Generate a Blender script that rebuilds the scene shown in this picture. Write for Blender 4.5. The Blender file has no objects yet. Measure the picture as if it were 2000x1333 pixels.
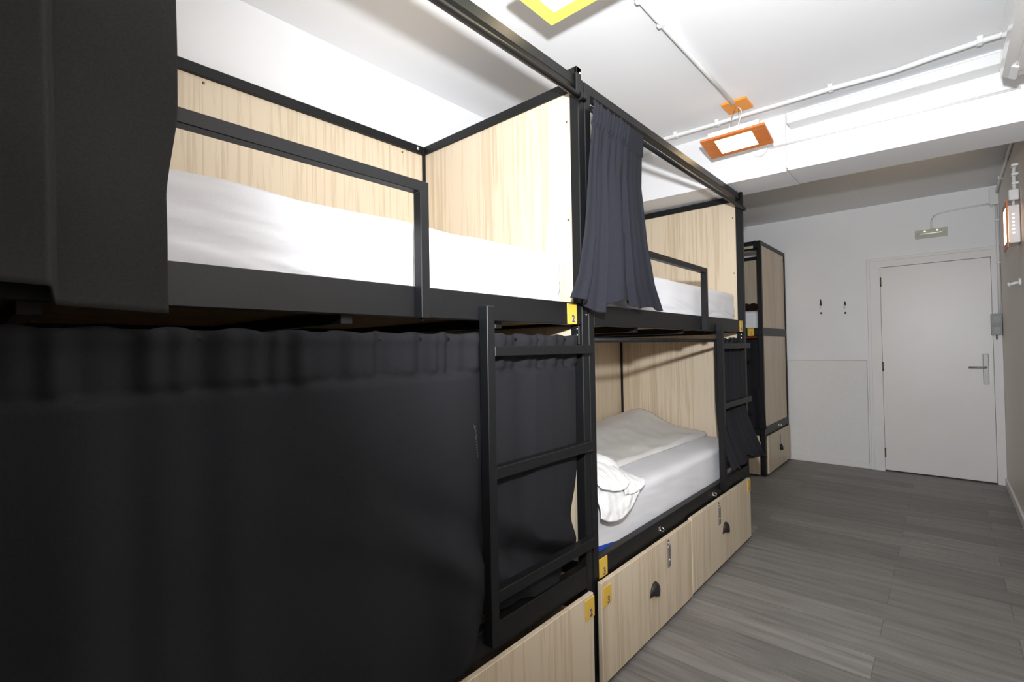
import bpy, bmesh, math, random
from mathutils import Vector, Matrix, noise
random.seed(7)
C = bpy.context.scene.collection
PI = math.pi

# ------------------------------------------------------------------ materials
def new_mat(name):
    m = bpy.data.materials.new(name); m.use_nodes = True
    nt = m.node_tree
    return m, nt, nt.nodes['Principled BSDF']
def N(nt, t, **kw):
    n = nt.nodes.new(t)
    for k, v in kw.items():
        if k in n.inputs: n.inputs[k].default_value = v
        else: setattr(n, k, v)
    return n
def L(nt, a, b): nt.links.new(a, b)
def coords(nt, scale, kind='Object', rot=(0,0,0)):
    tc = N(nt, 'ShaderNodeTexCoord'); mp = N(nt, 'ShaderNodeMapping')
    mp.inputs['Scale'].default_value = scale; mp.inputs['Rotation'].default_value = rot
    L(nt, tc.outputs[kind], mp.inputs['Vector']); return mp.outputs['Vector']
def ramp(nt, fac, stops):
    r = N(nt, 'ShaderNodeValToRGB'); e = r.color_ramp.elements
    while len(e) > 1: e.remove(e[0])
    for i, (p, c) in enumerate(stops):
        el = e[0] if i == 0 else e.new(p)
        el.position = p; el.color = (*c, 1)
    L(nt, fac, r.inputs['Fac']); return r.outputs['Color']
def bump(nt, b, height, strength, dist=0.01):
    n = N(nt, 'ShaderNodeBump'); n.inputs['Strength'].default_value = strength; n.inputs['Distance'].default_value = dist
    L(nt, height, n.inputs['Height']); L(nt, n.outputs['Normal'], b.inputs['Normal'])

def plain(name, col, rough=0.5, metal=0.0, var=0.0, scale=8, bmp=0.0, bscale=200, coat=0.0, spec=0.5):
    m, nt, b = new_mat(name)
    b.inputs['Roughness'].default_value = rough; b.inputs['Metallic'].default_value = metal
    b.inputs['Coat Weight'].default_value = coat; b.inputs['Specular IOR Level'].default_value = spec
    v = coords(nt, (1,1,1))
    n = N(nt, 'ShaderNodeTexNoise', Scale=scale, Detail=5.0, Roughness=0.6); L(nt, v, n.inputs['Vector'])
    lo = tuple(c*(1-var) for c in col); hi = tuple(min(1, c*(1+var)) for c in col)
    L(nt, ramp(nt, n.outputs['Fac'], [(0.3, lo), (0.7, hi)]), b.inputs['Base Color'])
    if bmp:
        n2 = N(nt, 'ShaderNodeTexNoise', Scale=bscale, Detail=3.0); L(nt, v, n2.inputs['Vector'])
        bump(nt, b, n2.outputs['Fac'], bmp, 0.004)
    return m

def wood_mat(name, c1, c2, c3):
    m, nt, b = new_mat(name)
    b.inputs['Roughness'].default_value = 0.42
    v = coords(nt, (32, 32, 0.9))
    n = N(nt, 'ShaderNodeTexNoise', Scale=1.6, Detail=6.0, Roughness=0.62, Distortion=0.35); L(nt, v, n.inputs['Vector'])
    v2 = coords(nt, (150, 150, 2.2))
    n2 = N(nt, 'ShaderNodeTexNoise', Scale=1.0, Detail=4.0, Roughness=0.7); L(nt, v2, n2.inputs['Vector'])
    v3 = coords(nt, (5, 5, 0.35))
    n3 = N(nt, 'ShaderNodeTexNoise', Scale=1.0, Detail=3.0); L(nt, v3, n3.inputs['Vector'])
    mx = N(nt, 'ShaderNodeMath', operation='MULTIPLY_ADD'); L(nt, n2.outputs['Fac'], mx.inputs[0]); mx.inputs[1].default_value = 0.5
    L(nt, n.outputs['Fac'], mx.inputs[2])
    mx2 = N(nt, 'ShaderNodeMath', operation='MULTIPLY_ADD'); L(nt, n3.outputs['Fac'], mx2.inputs[0]); mx2.inputs[1].default_value = 0.5
    L(nt, mx.outputs[0], mx2.inputs[2])
    col = ramp(nt, mx2.outputs[0], [(0.72, c1), (0.95, c2), (1.22, c3)])
    L(nt, col, b.inputs['Base Color'])
    bump(nt, b, n2.outputs['Fac'], 0.06, 0.002)
    return m

def cloth_mat(name, col, var=0.12, rough=0.95, weave=900, specks=False, sheen=0.0):
    m, nt, b = new_mat(name)
    b.inputs['Roughness'].default_value = rough
    b.inputs['Specular IOR Level'].default_value = 0.15
    b.inputs['Sheen Weight'].default_value = sheen
    b.inputs['Sheen Roughness'].default_value = 0.5
    v = coords(nt, (1,1,1))
    n = N(nt, 'ShaderNodeTexNoise', Scale=260.0, Detail=3.0); L(nt, v, n.inputs['Vector'])
    lo = tuple(c*(1-var) for c in col); hi = tuple(c*(1+var) for c in col)
    c = ramp(nt, n.outputs['Fac'], [(0.3, lo), (0.7, hi)])
    if specks:
        vo = N(nt, 'ShaderNodeTexVoronoi', Scale=16.0); L(nt, v, vo.inputs['Vector'])
        mt = N(nt, 'ShaderNodeMath', operation='LESS_THAN'); L(nt, vo.outputs['Distance'], mt.inputs[0]); mt.inputs[1].default_value = 0.009
        mix = N(nt, 'ShaderNodeMix', data_type='RGBA')
        L(nt, mt.outputs[0], mix.inputs['Factor']); L(nt, c, mix.inputs[6]); mix.inputs[7].default_value = (col[0]*3, col[1]*3, col[2]*3, 1)
        c = mix.outputs[2]
    L(nt, c, b.inputs['Base Color'])
    w = N(nt, 'ShaderNodeTexNoise', Scale=float(weave), Detail=1.0); L(nt, v, w.inputs['Vector'])
    bump(nt, b, w.outputs['Fac'], 0.12, 0.001)
    return m

def floor_mat():
    m, nt, b = new_mat('vinyl_plank')
    v = coords(nt, (1,1,1))
    br = N(nt, 'ShaderNodeTexBrick', offset=0.37, offset_frequency=2, squash=1.0)
    br.inputs['Scale'].default_value = 1.0; br.inputs['Brick Width'].default_value = 1.22; br.inputs['Row Height'].default_value = 0.18
    br.inputs['Mortar Size'].default_value = 0.0012; br.inputs['Mortar Smooth'].default_value = 0.1; br.inputs['Bias'].default_value = 0.0
    br.inputs['Color1'].default_value = (0,0,0,1); br.inputs['Color2'].default_value = (1,1,1,1); br.inputs['Mortar'].default_value = (0.2,0.2,0.2,1)
    L(nt, v, br.inputs['Vector'])
    sp = N(nt, 'ShaderNodeSeparateXYZ'); L(nt, v, sp.inputs[0])
    # shift the grain from plank to plank
    cb = N(nt, 'ShaderNodeCombineXYZ')
    sc = N(nt, 'ShaderNodeMath', operation='MULTIPLY_ADD'); L(nt, br.outputs['Color'], sc.inputs[0]); sc.inputs[1].default_value = 17.0
    mulx = N(nt, 'ShaderNodeMath', operation='MULTIPLY'); L(nt, sp.outputs['X'], mulx.inputs[0]); mulx.inputs[1].default_value = 2.2
    L(nt, mulx.outputs[0], sc.inputs[2]); L(nt, sc.outputs[0], cb.inputs['X'])
    muly = N(nt, 'ShaderNodeMath', operation='MULTIPLY'); L(nt, sp.outputs['Y'], muly.inputs[0]); muly.inputs[1].default_value = 26.0
    L(nt, muly.outputs[0], cb.inputs['Y'])
    n = N(nt, 'ShaderNodeTexNoise', Scale=1.0, Detail=6.0, Roughness=0.62, Distortion=0.6); L(nt, cb.outputs[0], n.inputs['Vector'])
    col = ramp(nt, n.outputs['Fac'], [(0.28, (0.150,0.138,0.126)), (0.5, (0.222,0.210,0.196)), (0.72, (0.285,0.275,0.262))])
    vr = N(nt, 'ShaderNodeMapRange'); L(nt, br.outputs['Color'], vr.inputs[0]); vr.inputs[3].default_value = 0.80; vr.inputs[4].default_value = 1.14
    mm = N(nt, 'ShaderNodeMix', data_type='RGBA', blend_type='MULTIPLY'); mm.inputs['Factor'].default_value = 1.0
    L(nt, col, mm.inputs[6]); L(nt, vr.outputs[0], mm.inputs[7])
    seam = N(nt, 'ShaderNodeMix', data_type='RGBA'); L(nt, br.outputs['Fac'], seam.inputs['Factor']); L(nt, mm.outputs[2], seam.inputs[6]); seam.inputs[7].default_value = (0.10,0.09,0.08,1)
    L(nt, seam.outputs[2], b.inputs['Base Color'])
    rr = N(nt, 'ShaderNodeMapRange'); L(nt, n.outputs['Fac'], rr.inputs[0]); rr.inputs[3].default_value = 0.42; rr.inputs[4].default_value = 0.58
    L(nt, rr.outputs[0], b.inputs['Roughness'])
    bump(nt, b, n.outputs['Fac'], 0.08, 0.003)
    return m

def emit_mat(name, col, strength):
    m, nt, b = new_mat(name)
    b.inputs['Base Color'].default_value = (*col, 1)
    b.inputs['Roughness'].default_value = 0.3
    n = N(nt, 'ShaderNodeTexNoise', Scale=9.0); L(nt, coords(nt, (1,1,1)), n.inputs['Vector'])
    c = ramp(nt, n.outputs['Fac'], [(0.2, tuple(x*0.85 for x in col)), (0.7, col)])
    L(nt, c, b.inputs['Emission Color']); b.inputs['Emission Strength'].default_value = strength
    return m

M = dict(
    metal = plain('charcoal_powder_coat', (0.0080,0.0082,0.0089), 0.42, 0.0, 0.10, 30, 0.10, 700, spec=0.27),
    wood = wood_mat('light_oak_laminate', (0.49,0.385,0.262), (0.595,0.483,0.345), (0.66,0.552,0.412)),
    deck = plain('plywood', (0.42,0.27,0.12), 0.6, 0, 0.15, 12),
    black_cloth = cloth_mat('charcoal_curtain_cloth', (0.0155,0.0155,0.0178), specks=True),
    brightened_cloth = cloth_mat('brightened_black_curtain_cloth', (0.027,0.026,0.026)),  # same black fabric, with the missing flash light put into its colour
    navy_cloth = cloth_mat('navy_charcoal_curtain_cloth', (0.0165,0.017,0.0225)),
    sheet = cloth_mat('white_sheet_cotton', (0.74,0.74,0.765), 0.02, 0.85, 700, sheen=0.05),
    blanket = cloth_mat('pale_grey_blanket', (0.70,0.685,0.655), 0.03, 0.9, 500, sheen=0.1),
    pillow = cloth_mat('white_pillowcase', (0.88,0.88,0.88), 0.02, 0.85, 700, sheen=0.05),
    blue = cloth_mat('blue_mattress_cover', (0.03,0.09,0.55), 0.05, 0.6),
    brown_fur = cloth_mat('dark_brown_plush', (0.016,0.009,0.007), 0.3, 1.0, 300, sheen=0.05),
    wall = plain('white_wall_paint', (0.87,0.87,0.88), 0.45, 0, 0.015, 3, 0.05, 120),
    wall_right = plain('lamp_tinted_wall_paint', (0.82,0.75,0.685), 0.45, 0, 0.015, 3, 0.05, 120),  # beige tint puts the warm lamp light into the wall colour
    ceil = plain('ceiling_paint', (0.86,0.86,0.865), 0.8, 0, 0.01, 2, 0.04, 150),
    beam = plain('beam_paint', (0.85,0.85,0.86), 0.75, 0, 0.01, 2, 0.04, 150),
    wains = plain('textured_wall_panel', (0.84,0.835,0.825), 0.6, 0, 0.02, 40, 0.25, 90),
    door = plain('door_paint', (0.84,0.815,0.80), 0.38, 0, 0.015, 4, 0.05, 60),
    trim = plain('trim_paint', (0.85,0.835,0.82), 0.45, 0, 0.02, 5, 0.04, 60),
    plastic = plain('white_plastic', (0.82,0.82,0.81), 0.4, 0, 0.02, 6),
    ac = plain('air_conditioner_plastic', (0.72,0.71,0.68), 0.12, 0, 0.02, 6),
    grey_plastic = plain('grey_plastic', (0.33,0.34,0.34), 0.45, 0, 0.05, 20),
    steel = plain('brushed_steel', (0.62,0.62,0.63), 0.32, 1.0, 0.05, 60),
    satin = plain('satin_steel', (0.40,0.40,0.40), 0.5, 0.55, 0.06, 60),
    chrome = plain('bright_zinc', (0.85,0.85,0.87), 0.22, 1.0, 0.03, 60),
    dark_iron = plain('dark_iron', (0.012,0.011,0.011), 0.55, 0.0, 0.1, 40),
    yellow = plain('yellow_acrylic', (0.70,0.455,0.06), 0.35, 0, 0.03, 20),
    indigo = plain('indigo_print', (0.055,0.045,0.26), 0.5, 0, 0.02, 20),
    orange = plain('orange_plywood', (0.66,0.20,0.05), 0.4, 0, 0.08, 14),
    rose_orange = plain('orange_paint', (0.90,0.33,0.03), 0.45, 0, 0.04, 14),
    lime = plain('lime_green_paint', (0.70,0.77,0.14), 0.5, 0, 0.03, 14),
    hinge = plain('dark_brass', (0.22,0.15,0.08), 0.4, 0.9, 0.2, 80),
    red_dark = plain('dark_red_strip', (0.16,0.02,0.01), 0.8, 0, 0.2, 60),
    led = emit_mat('lamp_hole_glow', (1.0,0.93,0.85), 3.0),
    panel_warm = emit_mat('warm_lamp_diffuser', (1.0,0.76,0.42), 12.0),
    panel_white = emit_mat('white_lamp_diffuser', (1.0,0.82,0.55), 13.0),
    led_yellow = emit_mat('indicator_light', (0.9,1.0,0.35), 3.0),
    floor = floor_mat(),
)
def emergency_mat():
    m = plain('emergency_lens', (0.66,0.66,0.57), 0.15, 0.0, 0.05, 30)
    return m
M['lens'] = emergency_mat()
M['chalk'] = plain('faint_chalk', (0.085,0.085,0.088), 0.9, 0, 0.2, 300)
M['joint'] = plain('grey_joint', (0.50,0.49,0.48), 0.8, 0, 0.1, 40)

# ------------------------------------------------------------------ mesh builder
class MB:
    def __init__(s): s.bm = bmesh.new(); s.mi = 0
    def _fin(s, faces):
        for f in faces: f.material_index = s.mi
    def box(s, x0, x1, y0, y1, z0, z1, bev=0.002, seg=1):
        r = bmesh.ops.create_cube(s.bm, size=1.0)
        vs = r['verts']
        for v in vs:
            v.co = Vector(((x0+x1)/2 + v.co.x*(x1-x0), (y0+y1)/2 + v.co.y*(y1-y0), (z0+z1)/2 + v.co.z*(z1-z0)))
        fs = set(f for v in vs for f in v.link_faces); s._fin(fs)
        if bev:
            es = list(set(e for v in vs for e in v.link_edges))
            b = min(bev, 0.45*min(abs(x1-x0), abs(y1-y0), abs(z1-z0)))
            q = bmesh.ops.bevel(s.bm, geom=es, offset=b, segments=seg, affect='EDGES', profile=0.5)
            s._fin(q['faces'])
        return s
    def prism(s, pts, axis, a, b):
        def P(p, t):
            q = list(p); q.insert(axis, t); return Vector(q)
        A = [s.bm.verts.new(P(p, a)) for p in pts]; B = [s.bm.verts.new(P(p, b)) for p in pts]
        fs = [s.bm.faces.new(A), s.bm.faces.new(B[::-1])]
        n = len(pts)
        for i in range(n): fs.append(s.bm.faces.new((A[i], B[i], B[(i+1) % n], A[(i+1) % n])))
        s._fin(fs); bmesh.ops.recalc_face_normals(s.bm, faces=fs); return s
    def tube(s, path, r, seg=12, closed=False):
        pts = [Vector(p) for p in path]; n = len(pts); rings = []
        for i, p in enumerate(pts):
            if closed: d = pts[(i+1) % n] - pts[i-1]
            else: d = pts[min(i+1, n-1)] - pts[max(i-1, 0)]
            d.normalize()
            up = Vector((0,0,1)) if abs(d.z) < 0.9 else Vector((1,0,0))
            a = d.cross(up).normalized(); b = d.cross(a)
            rr = r[i] if isinstance(r, (list, tuple)) else r
            rings.append([s.bm.verts.new(p + a*rr*math.cos(2*PI*k/seg) + b*rr*math.sin(2*PI*k/seg)) for k in range(seg)])
        fs = []
        for i in range(n if closed else n-1):
            A, B = rings[i], rings[(i+1) % n]
            for k in range(seg): fs.append(s.bm.faces.new((A[k], A[(k+1) % seg], B[(k+1) % seg], B[k])))
        for f in fs: f.smooth = True
        if not closed:
            fs.append(s.bm.faces.new(rings[0][::-1])); fs.append(s.bm.faces.new(rings[-1]))
        s._fin(fs); bmesh.ops.recalc_face_normals(s.bm, faces=fs); return s
    def disc(s, c, axis, r, h, seg=20):
        a = Vector(axis).normalized(); c = Vector(c)
        return s.tube([c, c + a*h], r, seg)
    def dome(s, c, axis, r, h, seg=12):
        a = Vector(axis).normalized(); c = Vector(c)
        path, rs = [], []
        for i in range(6):
            t = i/5*PI/2*0.95
            path.append(c + a*h*math.sin(t)); rs.append(r*math.cos(t))
        return s.tube(path, rs, seg)
    def grid(s, nu, nv, fn, smooth=True):
        vs = [[s.bm.verts.new(fn(i/nu, j/nv)) for j in range(nv+1)] for i in range(nu+1)]
        for i in range(nu):
            for j in range(nv):
                f = s.bm.faces.new((vs[i][j], vs[i+1][j], vs[i+1][j+1], vs[i][j+1])); f.smooth = smooth; f.material_index = s.mi
        return s
    def build(s, name, mats, parent=None, loc=None):
        me = bpy.data.meshes.new(name); s.bm.to_mesh(me); s.bm.free()
        for m in (mats if isinstance(mats, (list, tuple)) else [mats]): me.materials.append(m)
        o = bpy.data.objects.new(name, me); C.objects.link(o)
        if parent: o.parent = parent
        if loc: o.location = loc
        return o
def tag(o, label=None, cat=None, group=None, kind=None):
    if label: o['label'] = label
    if cat: o['category'] = cat
    if group: o['group'] = group
    if kind: o['kind'] = kind
    return o
def thing(name, label, cat, loc=(0,0,0), rz=0, group=None):
    o = bpy.data.objects.new(name, None); C.objects.link(o)
    o.location = loc; o.rotation_euler = (0,0,rz); o.empty_display_size = 0.1
    return tag(o, label, cat, group)
def struct(name, mb, m, parent=None):
    o = mb.build(name, m, parent)
    if parent is None: o['kind'] = 'structure'
    return o
def glyph(mb, text, size, place):
    """flat digits of the built-in font added to mb; place maps (x, y) of the glyph plane to a point"""
    cu = bpy.data.curves.new('digit', 'FONT'); cu.body = text; cu.size = size; cu.align_x = 'CENTER'; cu.offset = size*0.035
    ob = bpy.data.objects.new('digit', cu); C.objects.link(ob)
    bpy.context.view_layer.update()
    me = ob.to_mesh()
    base = [mb.bm.verts.new(place(v.co.x, v.co.y)) for v in me.vertices]
    for p in me.polygons:
        try:
            f = mb.bm.faces.new([base[i] for i in p.vertices]); f.material_index = mb.mi
        except ValueError: pass
    ob.to_mesh_clear(); bpy.data.objects.remove(ob); bpy.data.curves.remove(cu)
def nz(x, y, z=0.0): return noise.noise(Vector((x, y, z)))

# ------------------------------------------------------------------ room shell
XL, XR, YB, YF, ZC = -1.0, 1.395, -3.2, 4.57, 2.657
mb = MB(); mb.box(-2.5, XR+0.1, YB-0.1, YF+0.1, -0.1, 0.0, 0); struct('floor', mb, M['floor'])
mb = MB(); mb.box(-2.5, XR+0.1, YB-0.1, 1.70, ZC, ZC+0.1, 0); mb.box(-2.5, XR+0.1, 1.70, YF+0.1, ZC+0.023, ZC+0.1, 0)
struct('ceiling', mb, M['ceil'])
mb = MB(); mb.box(XL-0.1, XL, YB, 2.2, 0, ZC, 0); mb.box(-2.4, XL, 2.1, 2.2, 0, ZC+0.03, 0); mb.box(-2.5, -2.4, 2.1, YF, 0, ZC+0.03, 0)
struct('wall_left', mb, M['wall'])
mb = MB(); mb.box(XR, XR+0.1, YB, YF, 0, ZC+0.03, 0); struct('wall_right', mb, M['wall_right'])
mb = MB(); mb.box(-2.5, XR+0.1, YB-0.1, YB, 0, ZC, 0); struct('wall_back', mb, M['wall'])
# far wall with the doorway cut out, textured lower panel as a child
DX0, DX1, DZ = 0.535, 1.335, 2.042
mb = MB(); mb.box(-2.5, DX0-0.02, YF, YF+0.1, 0, ZC+0.03, 0); mb.box(DX1+0.02, XR+0.1, YF, YF+0.1, 0, ZC+0.03, 0); mb.box(DX0-0.02, DX1+0.02, YF, YF+0.1, DZ+0.02, ZC+0.03, 0)
wf = struct('wall_far', mb, M['wall'])
mb = MB(); mb.box(-0.315, 0.405, YF-0.006, YF, 0.06, 1.104, 0.002); mb.build('wall_panel', M['wains'], wf)
mb = MB(); mb.box(-0.315, 0.409, YF-0.0065, YF-0.001, 1.1043, 1.1085, 0); mb.box(0.4053, 0.4095, YF-0.0065, YF-0.001, 0.06, 1.1043, 0); mb.build('panel_joint', M['joint'], wf)
mb = MB(); mb.box(-0.31, 0.41, YF-0.014, YF, 0, 0.06, 0.003); struct('baseboard_far', mb, M['trim'])
mb = MB(); mb.box(XR-0.014, XR, YB, YF-0.03, 0, 0.072, 0.003); struct('baseboard_right', mb, M['trim'])
# ceiling beam with a slightly sloping underside and a seam where a thin board starts
def beam_z(x): return 2.3195 - 0.0155*(x+0.1)
mb = MB()
mb.prism([(-2.45, beam_z(-2.45)), (0.332, beam_z(0.332)), (0.332, ZC+0.03), (-2.45, ZC+0.03)], 1, 1.66, 1.985)
mb.prism([(0.3385, beam_z(0.3385)+0.003), (XR, beam_z(XR)), (XR, ZC+0.03), (0.3385, ZC+0.03)], 1, 1.66, 1.985)
mb.box(0.330, 0.340, 1.67, 1.98, 2.335, ZC, 0)
struct('trim_1', mb, M['beam'])
# seam strip on the far ceiling
mb = MB(); mb.box(0.415, 0.425, 2.0, YF, ZC+0.021, ZC+0.024, 0.0008); struct('trim_2', mb, M['trim'])
# door, its frame and furniture
d = MB().box(DX0+0.002, DX1-0.002, YF-0.012, YF+0.03, 0.012, DZ-0.003, 0.002)
door = struct('door_1', d, M['door'])
mb = MB(); mb.box(1.262, 1.301, YF-0.022, YF-0.012, 0.892, 1.168, 0.006, 2)
mb.box(1.276, 1.287, YF-0.0235, YF-0.02, 0.955, 0.975, 0.001); hp = mb.build('handle_plate', M['satin'], door); hp['label'] = 'tall brushed steel handle plate'
mb = MB(); mb.tube([(1.281, YF-0.02, 1.047), (1.281, YF-0.058, 1.047), (1.270, YF-0.064, 1.047), (1.165, YF-0.064, 1.047)], 0.0085, 12)
mb.build('lever_handle', M['satin'], door)
for z in (1.895, 1.045, 0.185):
    mb = MB(); mb.tube([(DX0+0.004, YF-0.018, z-0.045), (DX0+0.004, YF-0.018, z+0.045)], 0.0065, 10)
    mb.build('hinge', M['hinge'], door)
mb = MB()
fo0, fo1, fz = 0.425, 1.393, 2.135
mb.prism([(fo0, 0), (fo0, fz), (fo1, fz), (fo1, 0), (DX1, 0), (DX1, DZ), (DX0, DZ), (DX0, 0)], 1, YF-0.020, YF+0.05)
mb.box(fo0, fo0+0.03, YF-0.027, YF-0.019, 0, fz, 0.004); mb.box(fo0+0.0305, fo1, YF-0.027, YF-0.019, fz-0.03, fz, 0.004)
struct('trim_3', mb, M['trim'])
mb = MB(); mb.box(0.35, 1.45, YF+0.05, YF+0.07, 0, 2.2, 0); struct('trim_4', mb, M['trim'])

# ------------------------------------------------------------------ bunk beds
W, BL, PW = 0.9645, 1.96, 0.04
ZT, ZTB = 2.309, 2.270
U0, U1 = 1.3724, 1.4527
L0, L1 = 0.395, 0.475
def plate(parent, x, yc, z0, num, w=0.060, h=0.074, side='x', yface=None):
    """yellow bunk number plate facing +x with its numeral near the lower edge"""
    mb = MB(); mb.box(x, x+0.003, yc-w/2, yc+w/2, z0, z0+h, 0.0012)
    mb.mi = 1
    glyph(mb, num, 0.036, lambda a, b: Vector((x+0.0034, yc+0.006+a, z0+0.008+b)))
    o = mb.build('number_plate', [M['yellow'], M['indigo']], parent)
    o['label'] = 'yellow bunk number plate reading %s' % num
    return o
def cup_handle(parent, x, y, z, rx=0.0, face='x'):
    mb = MB()
    def fn(u, v):                                   # half-dome bin pull, open below
        th = PI*u; ph = PI/2*v
        yy = 0.042*math.cos(th)*(0.35+0.65*math.sin(ph)) if True else 0
        zz = 0.052*math.sin(th)*math.sin(ph)**0.8 if ph > 0 else 0
        xx = 0.024*math.cos(ph)*math.sin(th)**0.5 if math.sin(th) > 0 else 0
        p = (xx, yy, zz)
        return Vector((x + p[0], y + p[1], z - 0.02 + p[2])) if face == 'x' else None
    mb.grid(18, 8, fn)
    mb.tube([(x+0.002, y-0.047, z-0.019), (x+0.002, y+0.047, z-0.019)], 0.003, 8)
    o = mb.build('cup_handle', M['dark_iron'], parent); o['label'] = 'dark iron cup handle'
    md = o.modifiers.new('thick', 'SOLIDIFY'); md.thickness = 0.002; md.offset = 0
    return o
def hasp(parent, x, y, z0, z1):
    mb = MB()
    mb.box(x, x+0.003, y-0.010, y+0.010, z1-0.030, z1, 0.001)
    mb.box(x+0.002, x+0.008, y-0.014, y+0.014, z0, z1-0.028, 0.002)
    mb.tube([(x+0.005, y-0.012, z1-0.028), (x+0.005, y+0.012, z1-0.028)], 0.004, 8)
    mb.disc((x+0.008, y, (z0+z1)/2-0.03), (1,0,0), 0.006, 0.003, 10)
    mb.disc((x+0.003, y, z1-0.015), (1,0,0), 0.004, 0.002, 10)
    o = mb.build('hasp', M['grey_plastic'] if False else M['steel'], parent); o['label'] = 'grey steel hasp'
    return o
def staple(parent, x, y, z):
    mb = MB(); mb.box(x, x+0.003, y-0.010, y+0.010, z-0.010, z+0.010, 0.001)
    ring = [(x+0.003+0.010+0.010*math.cos(2*PI*k/14), y, z+0.009*math.sin(2*PI*k/14)) for k in range(14)]
    mb.tube(ring, 0.0022, 8, closed=True)
    o = mb.build('hasp_staple', M['chrome'], parent); o['label'] = 'zinc staple for a padlock'
    return o
def bolt(mb, c, axis, r=0.006): mb.dome(c, axis, r, 0.004, 10)

def drawer(parent, y0, y1, z0, z1, hy, haspy, plate_y=None, num=None, skew=0.0, depth=0.5, box=None, x=0.012):
    """drawer: front panel plus the box behind it; the furniture is its children"""
    mb = MB(); mb.box(x, x+0.018, y0, y1, z0, z1, 0.0015)
    b0, b1 = box or (y0+0.05, y1-0.05)
    mb.box(-depth, x, b0, b0+0.015, z0+0.02, z1-0.06, 0.001); mb.box(-depth, x, b1-0.015, b1, z0+0.02, z1-0.06, 0.001)
    mb.box(-depth, -depth+0.015, b0, b1, z0+0.02, z1-0.06, 0.001); mb.box(-depth, x, b0, b1, z0+0.01, z0+0.022, 0.001)
    for yy in (b0+0.04, b1-0.04):
        for xx in (-0.05, -depth+0.06):
            mb.tube([(xx, yy-0.012, 0.0175), (xx, yy+0.012, 0.0175)], 0.0173, 12)
    o = mb.build('drawer', M['wood'], parent)
    X = x+0.018
    if hy is not None: cup_handle(o, X, hy, (z0+z1)/2+0.005)
    if haspy is not None: hasp(o, X, haspy, z1-0.135, z1-0.012)
    if num: plate(o, X, plate_y, z1-0.094 if plate_y < 0.2 else z1-0.084, num)
    return o

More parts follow.
